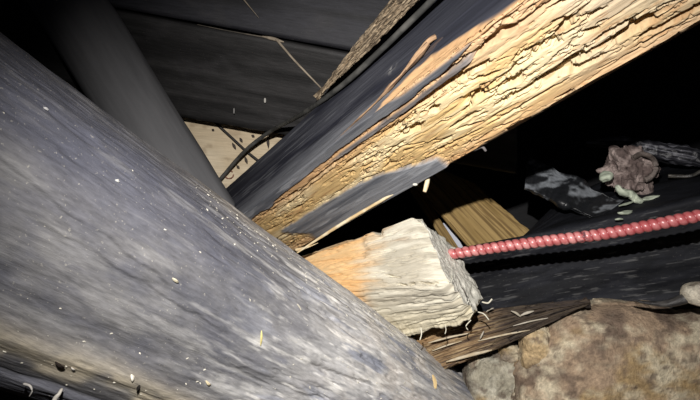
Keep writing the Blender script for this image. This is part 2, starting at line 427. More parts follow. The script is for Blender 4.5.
def log_col(s, W, P, D):
    x, y = np.cos(W) * 0.14, np.sin(W) * 0.14
    dg = np.degrees(W + 0.12 * (fbm(s * 5, s * 0, s * 0, 8, 3) - 0.5) * 2)
    n1 = fbm(s * 5, x * 26, y * 26, 41, 5)
    n2 = fbm(s * 12, x * 110, y * 110, 42, 5)
    n3 = fbm(s * 20, x * 30, y * 30, 43, 5)
    n4 = fbm(s * 26, x * 170, y * 170, 46, 4)
    slate = V(0.072, 0.074, 0.090); grey = V(0.120, 0.118, 0.122); brown = V(0.30, 0.262, 0.21); tan = V(0.52, 0.455, 0.34); pale = V(0.50, 0.49, 0.47)
    n5 = fbm(P[..., 0] * 45, P[..., 1] * 45, P[..., 2] * 45, 49, 5)
    c = mix(np.broadcast_to(slate, P.shape), grey, sm(0.30, 0.72, 0.55 * n1 + 0.45 * n5))
    c = c * (0.78 + 0.44 * fbm(s * 60, x * 120, y * 120, 50, 3))[..., None]
    # smooth sooty upper band towards the near end
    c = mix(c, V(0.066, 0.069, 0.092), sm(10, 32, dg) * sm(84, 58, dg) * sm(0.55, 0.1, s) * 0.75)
    # warm upper arris
    c = mix(c, brown, sm(58, 72, dg) * sm(0.18, 0.5, s) * (0.35 + 0.5 * n3))
    # weathered streaks
    c = mix(c, pale, sm(0.54, 0.70, n2) * (0.12 + 0.7 * sm(0.2, 0.65, s)))
    c = mix(c, V(0.66, 0.65, 0.64), sm(0.33, 0.70, s) * 0.8)  # torch falloff put into the colour: far end lightened, near end left dim
    c = mix(c, V(0.10, 0.10, 0.115), sm(0.55, 0.7, n4) * 0.5)
    c = mix(c, V(0.60, 0.55, 0.49), sm(0.45, 0.75, s) * sm(0.42, 0.62, n3) * 0.6)
    c = mix(c, V(0.24, 0.255, 0.31), sm(0.56, 0.68, fbm(s * 8, x * 60, y * 60, 47, 4)) * sm(0.3, 0.6, s) * 0.8)
    c = mix(c, V(0.78, 0.76, 0.72), sm(0.58, 0.72, fbm(s * 24, x * 220, y * 220, 48, 4)) * sm(0.3, 0.6, s) * 0.8)
    # tan ledge low on the side
    band = np.exp(-((dg + 33 + 5 * (n3 - .5) * 4) / 6.0) ** 2)
    c = mix(c, tan, band * (0.25 + 0.75 * sm(0.35, 0.6, n3)) * sm(-0.1, 0.15, s))
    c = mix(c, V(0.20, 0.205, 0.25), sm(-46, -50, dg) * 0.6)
    c = mix(c, brown, sm(-74, -86, dg) * 0.2)
    return c
def log():
    s = np.concatenate([np.linspace(-0.45, 0.0, 60, endpoint=False), np.linspace(0.0, 0.86, 560), np.linspace(0.86, 1.20, 70)[1:]])
    th = np.concatenate([np.linspace(math.radians(-115), math.radians(100), 430, endpoint=False), np.linspace(math.radians(100), math.radians(245), 60, endpoint=False)])
    Sg, Tg = np.meshgrid(s, th, indexing='ij')
    P = log_base(Sg, Tg)
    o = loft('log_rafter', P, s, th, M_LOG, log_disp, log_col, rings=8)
    tag(o, 'thick weathered grey log sloping across the foreground, dusted with pale crumbs', 'log')
    return o
log()
def log_point(c, deg, lift=0.0):
    c_ = np.array([[c - 0.002, c, c + 0.002]] * 3); W_ = np.radians(np.array([[deg - .6] * 3, [deg] * 3, [deg + .6] * 3]))
    B = log_base(c_, W_); D = log_disp(c_, W_, B)
    ax = log_axis(c); n = nrm(B[1, 1] - ax - LU * np.dot(B[1, 1] - ax, LU))
    return B[1, 1] + n * (D[1, 1] + lift), n

# ---- round post at upper left ---------------------------------------
def post():
    p0, p1 = at(-50, -190, 1.12), at(270, 324, 1.12)
    L = np.linalg.norm(p1 - p0); u = nrm(p1 - p0); a, b = frame(u)
    s = np.linspace(0, L, 200); th = np.arange(120) / 120 * 2 * np.pi
    P = p0 + s[:, None, None] * u + 0.0735 * (np.cos(th)[None, :, None] * a + np.sin(th)[None, :, None] * b)
    o = loft('round_post', P, s, th, M_POST,
             lambda s, W, P: 0.006 * (fbm(s * 5, np.cos(W) * 1.5, np.sin(W) * 1.5, 3, 3) - 0.5) + 0.0012 * (fbm(s * 8, np.cos(W) * 9, np.sin(W) * 9, 5, 3) - 0.5),
             lambda s, W, P, D: mix(V(0.115, 0.115, 0.12), V(0.165, 0.164, 0.17), fbm(s * 5, np.cos(W) * 3, np.sin(W) * 3, 9, 4)))
    tag(o, 'smooth dark grey round post slanting behind the foreground log', 'post')
post()

# ---- main decayed beam ----------------------------------------------
BU = nrm(V(-428 / F, 1, -261 / F)); BE1, BE2 = frame(BU)
B2 = V(0.48602555, 0.3072526); C2 = V(0.61512615, 0.23059828); A2 = V(0.57056776, 0.44963791); D2 = A2 + C2 - B2
def beam_pt(c, p2): return V(0, 0, H) + c * BU + p2[0] * BE1 + p2[1] * BE2
# long cracks on the pale face: (c, w) start, end, half width in metres, depth
CRK = [(.408, .21, .290, .265, .0028, .016), (.345, .12, .240, .165, .0030, .014), (.275, .125, .235, .16, .0045, .014), (.86, .15, .70, .235, .0016, .012),
       (.80, .29, .60, .24, .0012, .008), (.70, .23, .56, .17, .0015, .010), (.24, .68, .205, .72, .0032, .014), (.20, .70, .13, .765, .0036, .016), (.158, .84, .02, .885, .0028, .016),
       (.19, .63, .14, .66, .0024, .012), (.36, .80, .24, .83, .0016, .012), (.33, .66, .25, .70, .002, .012), (.45, .40, .425, .40, .0045, .014), (.40, .34, .385, .335, .004, .012),
       (.30, .57, .275, .575, .003, .012), (.47, .76, .37, .80, .002, .010), (.27, .40, .17, .43, .0012, .009), (.17, .36, .02, .40, .0014, .009),
       (.50, .25, .46, .27, .0016, .009), (.19, .17, .10, .16, .002, .012), (.235, .78, .19, .80, .003, .012), (.245, .745, .225, .75, .004, .012), (.52, .47, .47, .46, .0016, .008), (.40, .60, .35, .62, .0026, .012)]
_g = random.Random(5)
for _ in range(85):
    c0 = _g.choice([_g.uniform(.08, .34), _g.uniform(.30, .62)]); w0 = min(.94, max(.2, _g.gauss(.58, .2))); ln = _g.uniform(.010, .042) * (0.6 + 0.8 * c0)
    CRK.append((c0, w0, c0 - ln, w0 + ln * _g.uniform(.4, 2.6), _g.uniform(.0007, .0019), _g.uniform(.008, .016)))
def seg_mask(c, w, k, wl=0.150, j=0.0):
    c0, w0, c1, w1, hw, dp = k
    t = np.clip((c - c0) / (c1 - c0), 0, 1)
    off = (w - (w0 + (w1 - w0) * t)) * wl
    e = np.maximum(c - max(c0, c1), min(c0, c1) - c); e = np.maximum(e, 0)
    wd = hw * (0.35 + 0.65 * np.sqrt(np.clip(4 * t * (1 - t), 0, 1)))
    return np.sqrt((off + j) ** 2 + (e * 0.4) ** 2) / wd, dp
def is_skin(c, w):
    """grey skin left on the pale face, 0..1"""
    j = (fbm(c * 25, w * 6, c * 0, 61, 4) - 0.5)
    edge = 0.105 + 0.08 * j + 0.05 * sm(0.6, 0.85, c) - 0.12 * sm(0.36, 0.22, c)
    top = sm(edge + 0.012, edge - 0.012, w) * np.where(c < 0.47, sm(0.0, 0.03, w - 0.02 + 0.1 * sm(.40, .47, c)), 1.0)
    # bluish strip left between two splits
    strip = sm(0.028, 0.018, np.abs(w - (0.165 + 0.03 * j - 0.03 * sm(.33, .27, c)))) * sm(0.275, 0.31, c) * sm(0.62, 0.56, c) * 0.9
    # patch near the far lower corner
    ub = np.interp(c, [0.44, 0.458, 0.50, 0.57, 0.62, 0.683, 0.85, 1.2], [1.05, 0.84, 0.76, 0.63, 0.57, 0.55, 0.55, 0.55]) + 0.06 * j
    patch = sm(ub - 0.012, ub + 0.02, w) * sm(0.45, 0.465, c) * sm(0.835, 0.80, c - 0.10 * (1 - w) + 0.05 * j)
    return np.clip(np.maximum(np.maximum(top, strip), patch), 0, 1)
def beam_parts(s, W):
    w = np.clip(W, 0, 1)                         # pale face: 0 at the arris, 1 at the lower edge
    onL = (W < 1.0)
    v = np.clip(4 - W, 0, 1)                     # dark face: 0 at the arris, 1 at its far edge
    onD = (W >= 3.0)
    return w, onL, v, onD
def tear(s, v):                                  # torn strip on the dark face
    mid = np.interp(s, [.34, .355, .39, .45, .53, .60], [.30, .27, .17, .11, .04, 0.0])
    hw = np.interp(s, [.33, .35, .39, .45, .53, .56], [.0, .06, .042, .03, .012, .0])
    return (v - mid) / np.maximum(hw, 1e-4), (hw > 0.002)
def torn_edge(s): return np.interp(s, [-.3, .18, .22, .27, .35, .40, .44, .47, 1.2], [.0, .03, .06, .10, .19, .12, .06, -.03, -.05])
def beam_disp(s, W, P):
    w, onL, v, onD = beam_parts(s, W)
    skin = is_skin(s, w)
    wz = w * 0.150
    j = 0.010 * (fbm(s * 22, wz * 30, s * 0, 71, 3) - 0.5) + 0.004 * (vn(s * 120, wz * 60, s * 0, 72) - 0.5)
    d = 0.006 * (fbm(s * 6, wz * 30, s * 0, 73, 3) - 0.5)
    # worm-eaten fibre channels
    sk = s + 0.12 * wz
    a = fbm(sk * 26, wz * 200, s * 0, 74, 4)
    b = fbm(sk * 75, wz * 330, s * 0, 75, 3)
    m = fbm(s * 9, wz * 24, s * 0, 76, 3)
    act = sm(0.36, 0.60, m)
    d = d - 0.015 * sm(0.62, 0.66, a) * act - 0.0022 * sm(0.50, 0.66, a) - 0.0055 * sm(0.60, 0.70, b) * act
    d = d + 0.002 * (fbm(s * 14, wz * 120, s * 0, 77, 3) - 0.5)
    pits = vn(s * 260, wz * 330, s * 0, 78); d = d - 0.003 * sm(0.80, 0.92, pits) * act
    d = d - 0.004                               # the decayed face sits below the skin
    for k in CRK:
        i0, i1 = np.searchsorted(s[:, 0], [min(k[0], k[2]) - .015, max(k[0], k[2]) + .015])
        if i1 <= i0: continue
        q, dp = seg_mask(s[i0:i1], w[i0:i1], k, j=j[i0:i1] * 0.5)
        q = q / 1.45
        d[i0:i1] = np.minimum(d[i0:i1], np.where(q < 1.2, -dp * 1.5 * sm(1.2, 0.7, q), 0.02))
    ds = 0.0012 * (fbm(s * 10, wz * 200, s * 0, 79, 3) - 0.5)
    d = d * (1 - skin) + ds * skin
    d = np.where(onL, d, 0.0)
    # dark face
    dd = 0.0025 * (fbm(s * 6, v * 12, s * 0, 81, 4) - 0.5) + 0.001 * (fbm(s * 12, v * 40, s * 0, 82, 3) - 0.5)
    q, ok = tear(s, v)
    tr = ok * sm(1.1, 0.9, np.abs(q))
    dd = dd * (1 - tr) + tr * (0.0005 + 0.002 * (fbm(s * 50, v * 60, s * 0, 83, 3) - 0.5))
    mid = np.interp(s, [.34, .355, .39, .45, .53, .60], [.30, .27, .17, .11, .04, 0.0]); hw = np.interp(s, [.33, .35, .39, .45, .53, .56], [.0, .06, .042, .03, .012, .0])
    dd = dd - 0.006 * sm(0.0, -0.03, v - torn_edge(s)) * (s < 0.48) * (0.4 + 0.8 * fbm(s * 40, v * 60, s * 0, 85, 3))
    return np.where(onD, dd, d)
def beam_col(s, W, P, D):
    w, onL, v, onD = beam_parts(s, W); wz = w * 0.15
    skin = is_skin(s, w)
    n1 = fbm(s * 8, wz * 60, s * 0, 91, 5); n2 = fbm(s * 30, wz * 260, s * 0, 92, 4); n3 = fbm(s * 7, wz * 20, s * 0, 93, 4)
    honey = V(0.50, 0.345, 0.155); cream = V(0.60, 0.48, 0.28); orange = V(0.42, 0.245, 0.13); greyish = V(0.42, 0.36, 0.28)
    c = mix(np.broadcast_to(honey, P.shape), cream, sm(0.38, 0.62, n1))
    c = mix(c, orange, sm(0.36, 0.12, w + 0.1 * (n3 - .5)) * 0.75)
    c = mix(c, orange * 1.05, sm(0.80, 0.95, w + 0.12 * (n3 - .5)) * 0.55)
    c = mix(c, greyish, sm(0.34, 0.10, s) * (0.35 + 0.5 * sm(0.4, 0.65, n3)))
    c = mix(c, V(0.36, 0.20, 0.09), sm(0.62, 0.76, n2) * 0.6)
    slate = mix(V(0.095, 0.10, 0.115), V(0.19, 0.195, 0.21), sm(0.3, 0.7, fbm(s * 8, wz * 120, s * 0, 94, 4)))
    slate = mix(slate, V(0.30, 0.31, 0.33), sm(0.62, 0.75, fbm(s * 14, wz * 160, s * 0, 95, 4)) * 0.7)
    slate = slate * (1 - 0.35 * sm(.7, .55, s) * sm(.4, .25, w))[..., None]
    c = mix(c, np.zeros(3), skin) + slate * skin[..., None]
    # dark face
    m1 = fbm(s * 5, v * 9, s * 0, 96, 5); m2 = fbm(s * 10, v * 26, s * 0, 97, 4)
    dk = mix(V(0.020, 0.021, 0.031), V(0.062, 0.064, 0.078), sm(0.36, 0.7, m1))
    dk = mix(dk, V(0.19, 0.195, 0.21), sm(0.35, 0.0, v + 0.35 * (m2 - 0.5)) * sm(0.3, 0.5, s) * 0.75)
    dk = mix(dk, V(0.17, 0.175, 0.19), sm(0.6, 0.74, m2) * sm(.35, .7, s) * 0.55)
    q, ok = tear(s, v)
    tr = ok * sm(1.1, 0.85, np.abs(q))
    dk = mix(dk, V(0.20, 0.13, 0.085), tr * 0.25 * sm(0.4, 0.6, m2))
    k = sm(0.012, -0.012, v - torn_edge(s) + 0.05 * (m2 - 0.5)) * sm(.48, .46, s)
    dk = mix(dk, V(0.42, 0.26, 0.13) * 1.0, k * (0.75 + 0.25 * m1))
    # scuffs
    scuff = np.exp(-(((s - .438) / .008) ** 2 + ((v - .46) / .045) ** 2)) * sm(0.4, 0.6, fbm(s * 150, v * 30, s * 0, 98, 3))
    dk = mix(dk, V(0.4, 0.39, 0.38), scuff)
    dk = mix(dk, V(0.026, 0.028, 0.038), sm(0.55, 0.3, s) * 0.75 * (1 - np.maximum(tr, k)))
    other = np.broadcast_to(V(0.12, 0.1, 0.08), P.shape)
    return np.where(onD[..., None], dk, np.where(onL[..., None], c, other))
def beam():
    s = np.concatenate([np.linspace(-0.30, 0.05, 60, endpoint=False), np.linspace(0.05, 0.92, 900, endpoint=False), np.linspace(0.92, 1.09, 50)])
    p2, W = poly([B2, C2, D2, A2], [190, 24, 24, 200])
    p2 = round_(p2, 4)
    P = V(0, 0, H) + s[:, None, None] * BU + p2[None, :, :1] * BE1 + p2[None, :, 1:] * BE2
    o = loft('decayed_beam', P, s, W, M_WOOD, beam_disp, beam_col, rings=8)
    tag(o, 'squared timber beam with a pale worm-eaten face and a sooty black upper side', 'beam')
    # strip torn up from the sooty side, still hanging on at its thin end
    outw = -nrm(C2 - B2)
    def up(c, v, lift):
        q = B2 + (A2 - B2) * v + outw * lift; return beam_pt(c, q)
    bc = lambda s, W, P, D: mix(V(0.10, 0.062, 0.04), V(0.34, 0.22, 0.13), sm(0.38, 0.62, fbm(s * 30, np.cos(W) * 2.5, np.sin(W) * 2.5, 202, 4)))
    tube('torn_strip', [up(.350, .29, .007), up(.365, .235, .007), up(.39, .185, .006), up(.42, .14, .005), up(.46, .095, .003), up(.54, .04, .001)],
         lambda t: 0.0058 * (1.02 - t) ** 0.8 * (0.75 + 0.25 * np.sin(t * 19)), M_WOOD, o, 24, 0.0015, bc, None, 1.1, 0.6)
    tube('torn_strip', [up(.343, .36, .003), up(.350, .32, .007), up(.370, .235, .009), up(.40, .17, .006), up(.45, .10, .003)],
         lambda t: 0.0034 * (1.05 - t), M_WOOD, o, 16, 0.0015, bc, None, 1.1)
    # splinters torn loose along its lower edge
    col = mottled((0.62, 0.46, 0.25), (0.76, 0.66, 0.46), 60)
    tube('splinter', [at(297, 253, 0.985), at(318, 239, 0.97), at(345, 222, 0.935), at(372, 206, 0.90), at(398, 191, 0.865), at(423, 176, 0.83)],
         lambda t: 0.0023 * (0.5 + 0.8 * np.sin(np.clip(t * 1.1, 0, 1) * np.pi * 0.9 + 0.15)), M_CHIP, o, 12, 0.003, col, None, 0.7)
    tube('splinter', [at(296, 250, 0.99), at(308, 247, 0.98), at(318, 243, 0.97)], lambda t: 0.003 * (1.1 - t), M_CHIP, o, 10, 0.002, col, None, 0.6)
    tube('splinter', [at(428.5, 175, 0.83), at(427, 183, 0.828), at(424.5, 192, 0.826)], lambda t: 0.0036 * (0.8 + 0.3 * np.sin(t * 3.1)), M_CHIP, o, 10, 0.002, col, None, 0.5)
    blob('splinter', at(415, 184.5, 0.828), (0.0042, 0.0025, 0.0022), M_CHIP, 2.4, 0.3, 60, 7, flat((0.55, 0.54, 0.48)), o, 16)
    tube('splinter', [at(474, 150, 0.755), at(482, 147, 0.75), at(486, 151, 0.75)], 0.002, M_CHIP, o, 8, 0.002, flat((0.13, 0.12, 0.12)), None, 0.5)
    return o
beam()

# ---- sawn stub under the beam -----------------------------------------
def stub():
    # corners of the section: top, front arris, bottom front, bottom back, back
    left = [at(292, 258, 1.10), at(310, 292, 1.06), at(345, 352, 1.10), at(372, 340, 1.24), at(330, 262, 1.24)]
    right = [at(418, 214, 0.955), at(448, 287, 0.875), at(476, 321, 0.915), at(486, 300, 0.975), at(457, 242, 1.01)]
    L = float(np.linalg.norm(np.mean(right, 0) - np.mean(left, 0)))
    s = np.linspace(0, L, 300)
    P, W = sections([left, right], [0, L], [110, 60, 36, 60, 36], s, 5)
    def dp(s, W, P):
        t = s / L
        q = W * 0.09
        d = 0.004 * (fbm(s * 8, q * 30, s * 0, 101, 3) - 0.5)
        f = fbm(s * 26 + q * 30, q * 330, s * 0, 102, 3)
        d = d - 0.0034 * sm(0.50, 0.72, f)
        # notch broken out of the top, and the slipped piece left of it
        e = t - 0.1 + 0.05 * (vn(W * 40, s * 0, s * 0, 5) - .5)
        lf = (W < 0.62)
        d = d - lf * 0.006 * sm(0.50, 0.44, e) * sm(0.62, 0.2, W)
        d = d - 0.022 * np.exp(-((t - 0.70) / 0.020) ** 2) * np.exp(-(np.minimum(W, 5 - W) / 0.10) ** 2)
        # split near the front arris
        cr = np.abs(W - (0.93 - 0.05 * np.sin(t * 40) * 0.3)) * 0.08 + 0.002 * (vn(s * 160, s * 0, s * 0, 9) - .5)
        d = d - 0.010 * sm(0.0016, 0.0004, cr) * sm(0.66, 0.72, t)
        cr2 = np.abs(W - 0.80 - 0.5 * (t - .68)) * 0.08
        d = d - 0.006 * sm(0.0018, 0.0005, cr2) * sm(0.64, 0.66, t) * sm(0.74, 0.71, t)
        d = d + 0.012 * (fbm(s * 70, s * 0, s * 0, 8, 4) - 0.45) * np.exp(-((W - 2.1) / 0.3) ** 2)
        d = d - 0.010 * sm(0.93, 1.0, t) ** 2 * (0.4 + 1.2 * vn(W * 9, s * 40, s * 0, 10))
        return d
    def co(s, W, P, D):
        t = s / L; q = W * 0.09
        n = fbm(s * 12, q * 120, s * 0, 103, 4); n2 = fbm(s * 10, q * 24, s * 0, 104, 4)
        bone = mix(V(0.50, 0.46, 0.37), V(0.68, 0.64, 0.53), sm(0.35, 0.65, n))
        orange = mix(V(0.74, 0.44, 0.19), V(0.80, 0.58, 0.32), n)
        k = sm(0.80, 0.46, t + 0.35 * (n2 - 0.5) + 0.16 * (n - .5) + 0.34 * (np.clip(W, 0, 1.6) - 0.35)) * (W < 1.9)
        k = np.maximum(k, 0.7 * sm(4.4, 4.9, W) * sm(0.6, 0.45, t))
        c = mix(bone, np.zeros(3), k) + orange * k[..., None]
        br = sm(0.45, 0.12, W) * sm(0.70, 0.75, t) * sm(0.95, 0.80, t) * sm(0.48, 0.62, fbm(s * 20, q * 170, s * 0, 105, 3))
        c = mix(c, V(0.36, 0.25, 0.17), br * 0.8)
        low = sm(1.2, 1.9, W) * (W < 2.3)
        c = mix(c, V(0.70, 0.62, 0.42), low * 0.5)
        return c
    def cap(end, a, b, k):
        n = fbm(a * 60, b * 60, a * 0, 107, 4); n2 = fbm(a * 240, b * 240, a * 0, 108, 3)
        d = 0.008 * (n - 0.5) * sm(1.0, 0.85, k)[:, None] + 0.0012 * (n2 - 0.5)
        c = mix(V(0.56, 0.55, 0.48), V(0.70, 0.68, 0.60), sm(0.3, 0.7, n2))
        return d, c
    o = loft('beam_stub', P, s, W, M_STUB, dp, co, None, cap, rings=46)
    tag(o, 'short sawn-off beam end, bone white and orange, wedged under the worm-eaten beam', 'beam')
    # frayed fibres hanging from the lower edge
    fc = mottled((0.66, 0.62, 0.5), (0.78, 0.75, 0.62), 80)
    for pts, r in [([(421, 328, .905), (421.5, 334, .905), (420, 340, .905)], .0011), ([(445, 325, .905), (446, 330, .906), (445, 334, .907)], .0009),
                   ([(482, 302, .965), (488, 303, .96), (492, 299, .955)], .0016), ([(478, 312, .945), (484, 314, .94), (489, 320, .94)], .0012), ([(471, 320, .925), (466, 326, .925), (468, 330, .925)], .001)]:
        tube('fibre', [at(*p) for p in pts], r, M_CHIP, o, 6, 0.002, fc, None, 0.5)
stub()

# ---- black timber behind the cord --------------------------------------
def black_timber():
    def sec(x, dt):
        yb = np.interp(x, [400, 430, 560, 700, 790], [366, 352, 324, 312, 300])
        yt = np.interp(x, [400, 455, 530, 700, 790], [262, 249, 236, 198, 180])
        yr = np.interp(x, [400, 480, 530, 560, 620, 700, 790], [268, 255, 236, 200, 172, 162, 152]); th = np.interp(x, [400, 530, 600, 790], [0.10, 0.12, 0.33, 0.33])
        d = np.interp(x, [400, 790], [1.22, 0.95])
        return [at(x, yb, d + 0.01), at(x, yt, d), at(x, yr, d + th), at(x, yb, d + th + 0.02)]
    xs = [396, 455, 520, 560, 620, 660, 700, 790]
    keys = [sec(x, 0) for x in xs]
    cen = [np.mean(k, 0) for k in keys]; sk = np.concatenate([[0], np.cumsum([np.linalg.norm(cen[i + 1] - cen[i]) for i in range(len(cen) - 1)])])
    s = np.linspace(0, sk[-1], 330)
    P, W = sections(keys, list(sk), [150, 120, 20, 20], s, 6)
    def dp(s, W, P):
        d = 0.016 * (fbm(s * 5, W * 4, s * 0, 111, 3) - .5) + 0.004 * (fbm(s * 14, W * 12, s * 0, 112, 4) - .5)
        f = fbm(s * 14, W * 45, s * 0, 113, 4)
        return d - 0.005 * sm(0.55, 0.7, f) * sm(0.45, 0.1, W) * sm(0.35, 0.15, s)
    def co(s, W, P, D):
        n = fbm(s * 9, W * 12, s * 0, 114, 5); n2 = fbm(s * 22, W * 60, s * 0, 115, 4)
        c = mix(V(0.007, 0.0075, 0.010), V(0.016, 0.017, 0.022), sm(0.35, 0.7, n))
        c = mix(c, V(0.13, 0.13, 0.13), sm(0.66, 0.78, n2) * 0.5 * (W < 1))
        bot = sm(0.42, 0.05, W + 0.35 * (n - 0.5)) * sm(0.34, 0.12, s)
        c = mix(c, V(0.17, 0.115, 0.07), bot * sm(0.35, 0.6, n2) * 0.9)
        return c
    o = loft('sooty_wall_plate', P, s, W, M_BLACK, dp, co, rings=6)
    tag(o, 'soot-black timber lying behind the red cord, above the brown stone', 'timber')
black_timber()

# ---- rotten brown lath between stub and stones ---------------------------
def rotten():
    ax = [at(404, 362, 1.075), at(450, 343, 1.06), at(500, 328, 1.045), at(552, 312, 1.02), at(590, 302, 1.005)]
    hh = [0.040, 0.044, 0.036, 0.018, 0.004]; hd = [0.016, 0.018, 0.016, 0.008, 0.002]
    keys = [[a + V(0, -dd, -h), a + V(0, -dd * 1.2, h * 0.2), a + V(0.0, -dd * 0.2, h), a + V(0, dd, h), a + V(0, dd, -h)] for a, h, dd in zip(ax, hh, hd)]
    sk = np.concatenate([[0], np.cumsum(np.linalg.norm(np.diff(np.array(ax), axis=0), axis=1))])
    s = np.linspace(0, sk[-1], 300)
    P, W = sections(keys, list(sk), [60, 50, 20, 20, 20], s, 4)
    def dp(s, W, P):
        f = fbm(s * 14, W * 16, s * 0, 121, 4); g = fbm(s * 40, W * 60, s * 0, 122, 3)
        return -0.014 * sm(0.5, 0.66, f) + 0.008 * (fbm(s * 8, W * 8, s * 0, 123, 3) - .5) - 0.003 * sm(.5, .7, g)
    def co(s, W, P, D):
        n = fbm(s * 10, W * 20, s * 0, 124, 5); n2 = fbm(s * 16, W * 50, s * 0, 125, 4)
        c = mix(V(0.09, 0.06, 0.045), V(0.27, 0.18, 0.10), sm(0.35, 0.62, n))
        c = mix(c, V(0.50, 0.38, 0.22), sm(0.56, 0.7, n2) * 0.75)
        c = mix(c, V(0.50, 0.32, 0.15), sm(1.2, 1.9, W) * (W < 2.6) * sm(0.14, 0.02, s) * 0.7)
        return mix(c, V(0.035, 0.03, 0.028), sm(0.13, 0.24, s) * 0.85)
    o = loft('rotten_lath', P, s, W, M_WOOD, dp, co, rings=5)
    tag(o, 'rotten brown splintered wood between the white beam end and the stones', 'wood')
    fc = mottled((0.5, 0.4, 0.26), (0.62, 0.54, 0.4), 80); gc_ = mottled((0.42, 0.38, 0.3), (0.55, 0.5, 0.42), 80)
    for a, b, r, cc in [((446, 362, 1.028), (492, 350, 1.02), .0028, fc), ((428, 343, 1.04), (470, 333, 1.03), .0016, fc), ((478, 341, 1.03), (530, 330, 1.02), .0015, fc),
                        ((484, 331, 1.02), (480, 339, 1.02), .0016, gc_), ((511, 311, 1.02), (521, 317, 1.015), .002, gc_), ((520, 316, 1.018), (534, 311, 1.015), .0022, gc_),
                        ((486, 312, 1.03), (494, 308, 1.03), .0013, gc_), ((513, 326, 1.02), (548, 318, 1.01), .0012, gc_), ((432, 351, 1.035), (462, 341, 1.03), .0012, fc)]:
        p, q = at(*a), at(*b)
        tube('fibre', [p, (p + q) / 2 + V(0, -0.002, 0.002), q], lambda t, r=r: r * (0.5 + 0.7 * np.sin(t * 3.14)), M_CHIP, o, 8, 0.003, cc, None, 0.6)
rotten()

# ---- brown board behind, with pale sliver -----------------------------------
def brown_board():
    def bc(s, W, P, D):
        n = fbm(s * 3, W * 9, s * 0, 131, 4); n2 = fbm(s * 5, W * 34, s * 0, 132, 4)
        c = mix(V(0.30, 0.20, 0.075), V(0.42, 0.29, 0.12), sm(0.3, 0.7, n))
        return mix(c, V(0.16, 0.10, 0.04), sm(0.58, 0.68, n2) * 0.8)
    # runs down to the right: long edges follow the grain
    o = slab('brown_board', [at(378, 140, 1.36), at(484, 264, 1.28), at(570, 264, 1.28), at(474, 184, 1.34)], 0.02, 200, 70, M_BOARD, bc, None, 0.002, 5, (4, 60),
             lambda s, W, P: np.where((W > .9) & (W < 2.0), 0.006 * (fbm(s * 30, s * 0, s * 0, 6, 3) - .5), -0.004 * sm(.66, .74, fbm(s * 3, W * 22, s * 0, 134, 3))))
    tag(o, 'brown sawn board with steep grain, half shaded, behind the red cord', 'board')
    o2 = slab('brown_lath', [at(410, 190, 1.39), at(452, 254, 1.33), at(463, 254, 1.33), at(420, 188, 1.39)], 0.015, 60, 16, M_BOARD, lambda s, W, P, D: bc(s, W, P, D) * 0.8, None, 0.001, 7)
    tag(o2, 'narrow brown lath beside the brown board, next to the white beam end', 'lath')
    o3 = slab('pale_sliver', [at(443, 223, 1.39), at(455, 255, 1.37), at(468, 255, 1.37), at(449, 223, 1.39)], 0.006, 30, 14, M_BOARD, flat((0.66, 0.68, 0.76)), None, 0.001, 9)
    tag(o3, 'small bluish white sliver in the gap beside the brown board', 'sliver')
brown_board()

# ---- pale board seen in the gap under the roof planks -------------------------
PALE = [at(150, 84, 1.31), at(310, 112, 1.31), at(302, 205, 1.37), at(150, 205, 1.37)]
def on_pale(px, py, lift):
    n = np.cross(PALE[1] - PALE[0], PALE[3] - PALE[0]); o = V(0, 0, H); r_ = at(px, py, 1.0) - o
    return o + r_ * (np.dot(PALE[0] - o, n) / np.dot(r_, n) - lift - 0.017)
def pale_board():
    def pc(s, W, P, D):
        n = fbm(s * 9, W * 7, s * 0, 141, 5); n2 = fbm(s * 22, W * 18, s * 0, 142, 4)
        c = mix(V(0.66, 0.54, 0.37), V(0.80, 0.69, 0.51), sm(0.3, 0.7, n))
        c = mix(c, V(0.30, 0.21, 0.13), sm(0.62, 0.74, n2) * 0.4)
        return c
    o = slab('pale_board', PALE, 0.02, 160, 110, M_BOARD, pc, None, 0.004, 3, (12, 14),
             lambda s, W, P: -0.005 * sm(0.66, 0.72, fbm(s * 30, W * 14, s * 0, 143, 3)) * (W < 1))
    tag(o, 'pale cream board showing in the triangular gap behind the crossing cables', 'board')
    # dark flakes stuck to it
    for x, y, a, l in [(234, 146, 60, .010), (246, 160, 70, .010), (238, 167, 50, .006), (253, 136, 30, .005), (213, 130, 40, .004), (268, 142, 85, .016), (241, 140, 60, .007)]:
        p = on_pale(x, y, 0.006); r = math.radians(a)
        tube('flake', [p - V(math.cos(r), 0, -math.sin(r)) * l, p, p + V(math.cos(r), 0, -math.sin(r)) * l], lambda t: 0.0035 * np.sin(t * 3.0 + .07), M_CABLE, o, 8, 0.002, flat((0.07, 0.055, 0.045)), None, 0.4)
    r_ = [on_pale(229 + 4.5 * math.cos(k), 174.5 + 4 * math.sin(k), 0.004) for k in np.linspace(0, 5.6, 12)]
    tube('reddish_knot_ring', r_, 0.0016, M_CABLE, o, 6, 0.002, flat((0.30, 0.13, 0.09)))
pale_board()

# ---- cables ---------------------------------------------------------------------
def cables():
    cc = mottled((0.045, 0.045, 0.042), (0.10, 0.098, 0.09), 40)
    o = tube('cable', [at(505, -74, 0.60), at(455, -24, 0.66), at(424, 8, 0.71), at(380, 51, 0.79), at(340, 87, 0.88), at(302, 114, 1.03), at(271, 131, 1.205), on_pale(245, 151, 0.055), on_pale(219, 181, 0.02), on_pale(211, 193, 0.018)],
             lambda t: 0.0046 * np.ones_like(t), M_CABLE, None, 14, 0.004, cc, None, 0.15)
    tag(o, 'long dark grey cable running along the top of the beam into the gap', 'cable')
    o = tube('cable', [on_pale(x, y, 0.008) for x, y in ((208, 116), (232, 138), (246, 151), (262, 164), (276, 178))], 0.0034, M_CABLE, None, 10, 0.004, flat((0.03, 0.027, 0.025)))
    tag(o, 'short thin dark cable crossing the long one over the pale board', 'cable')
cables()

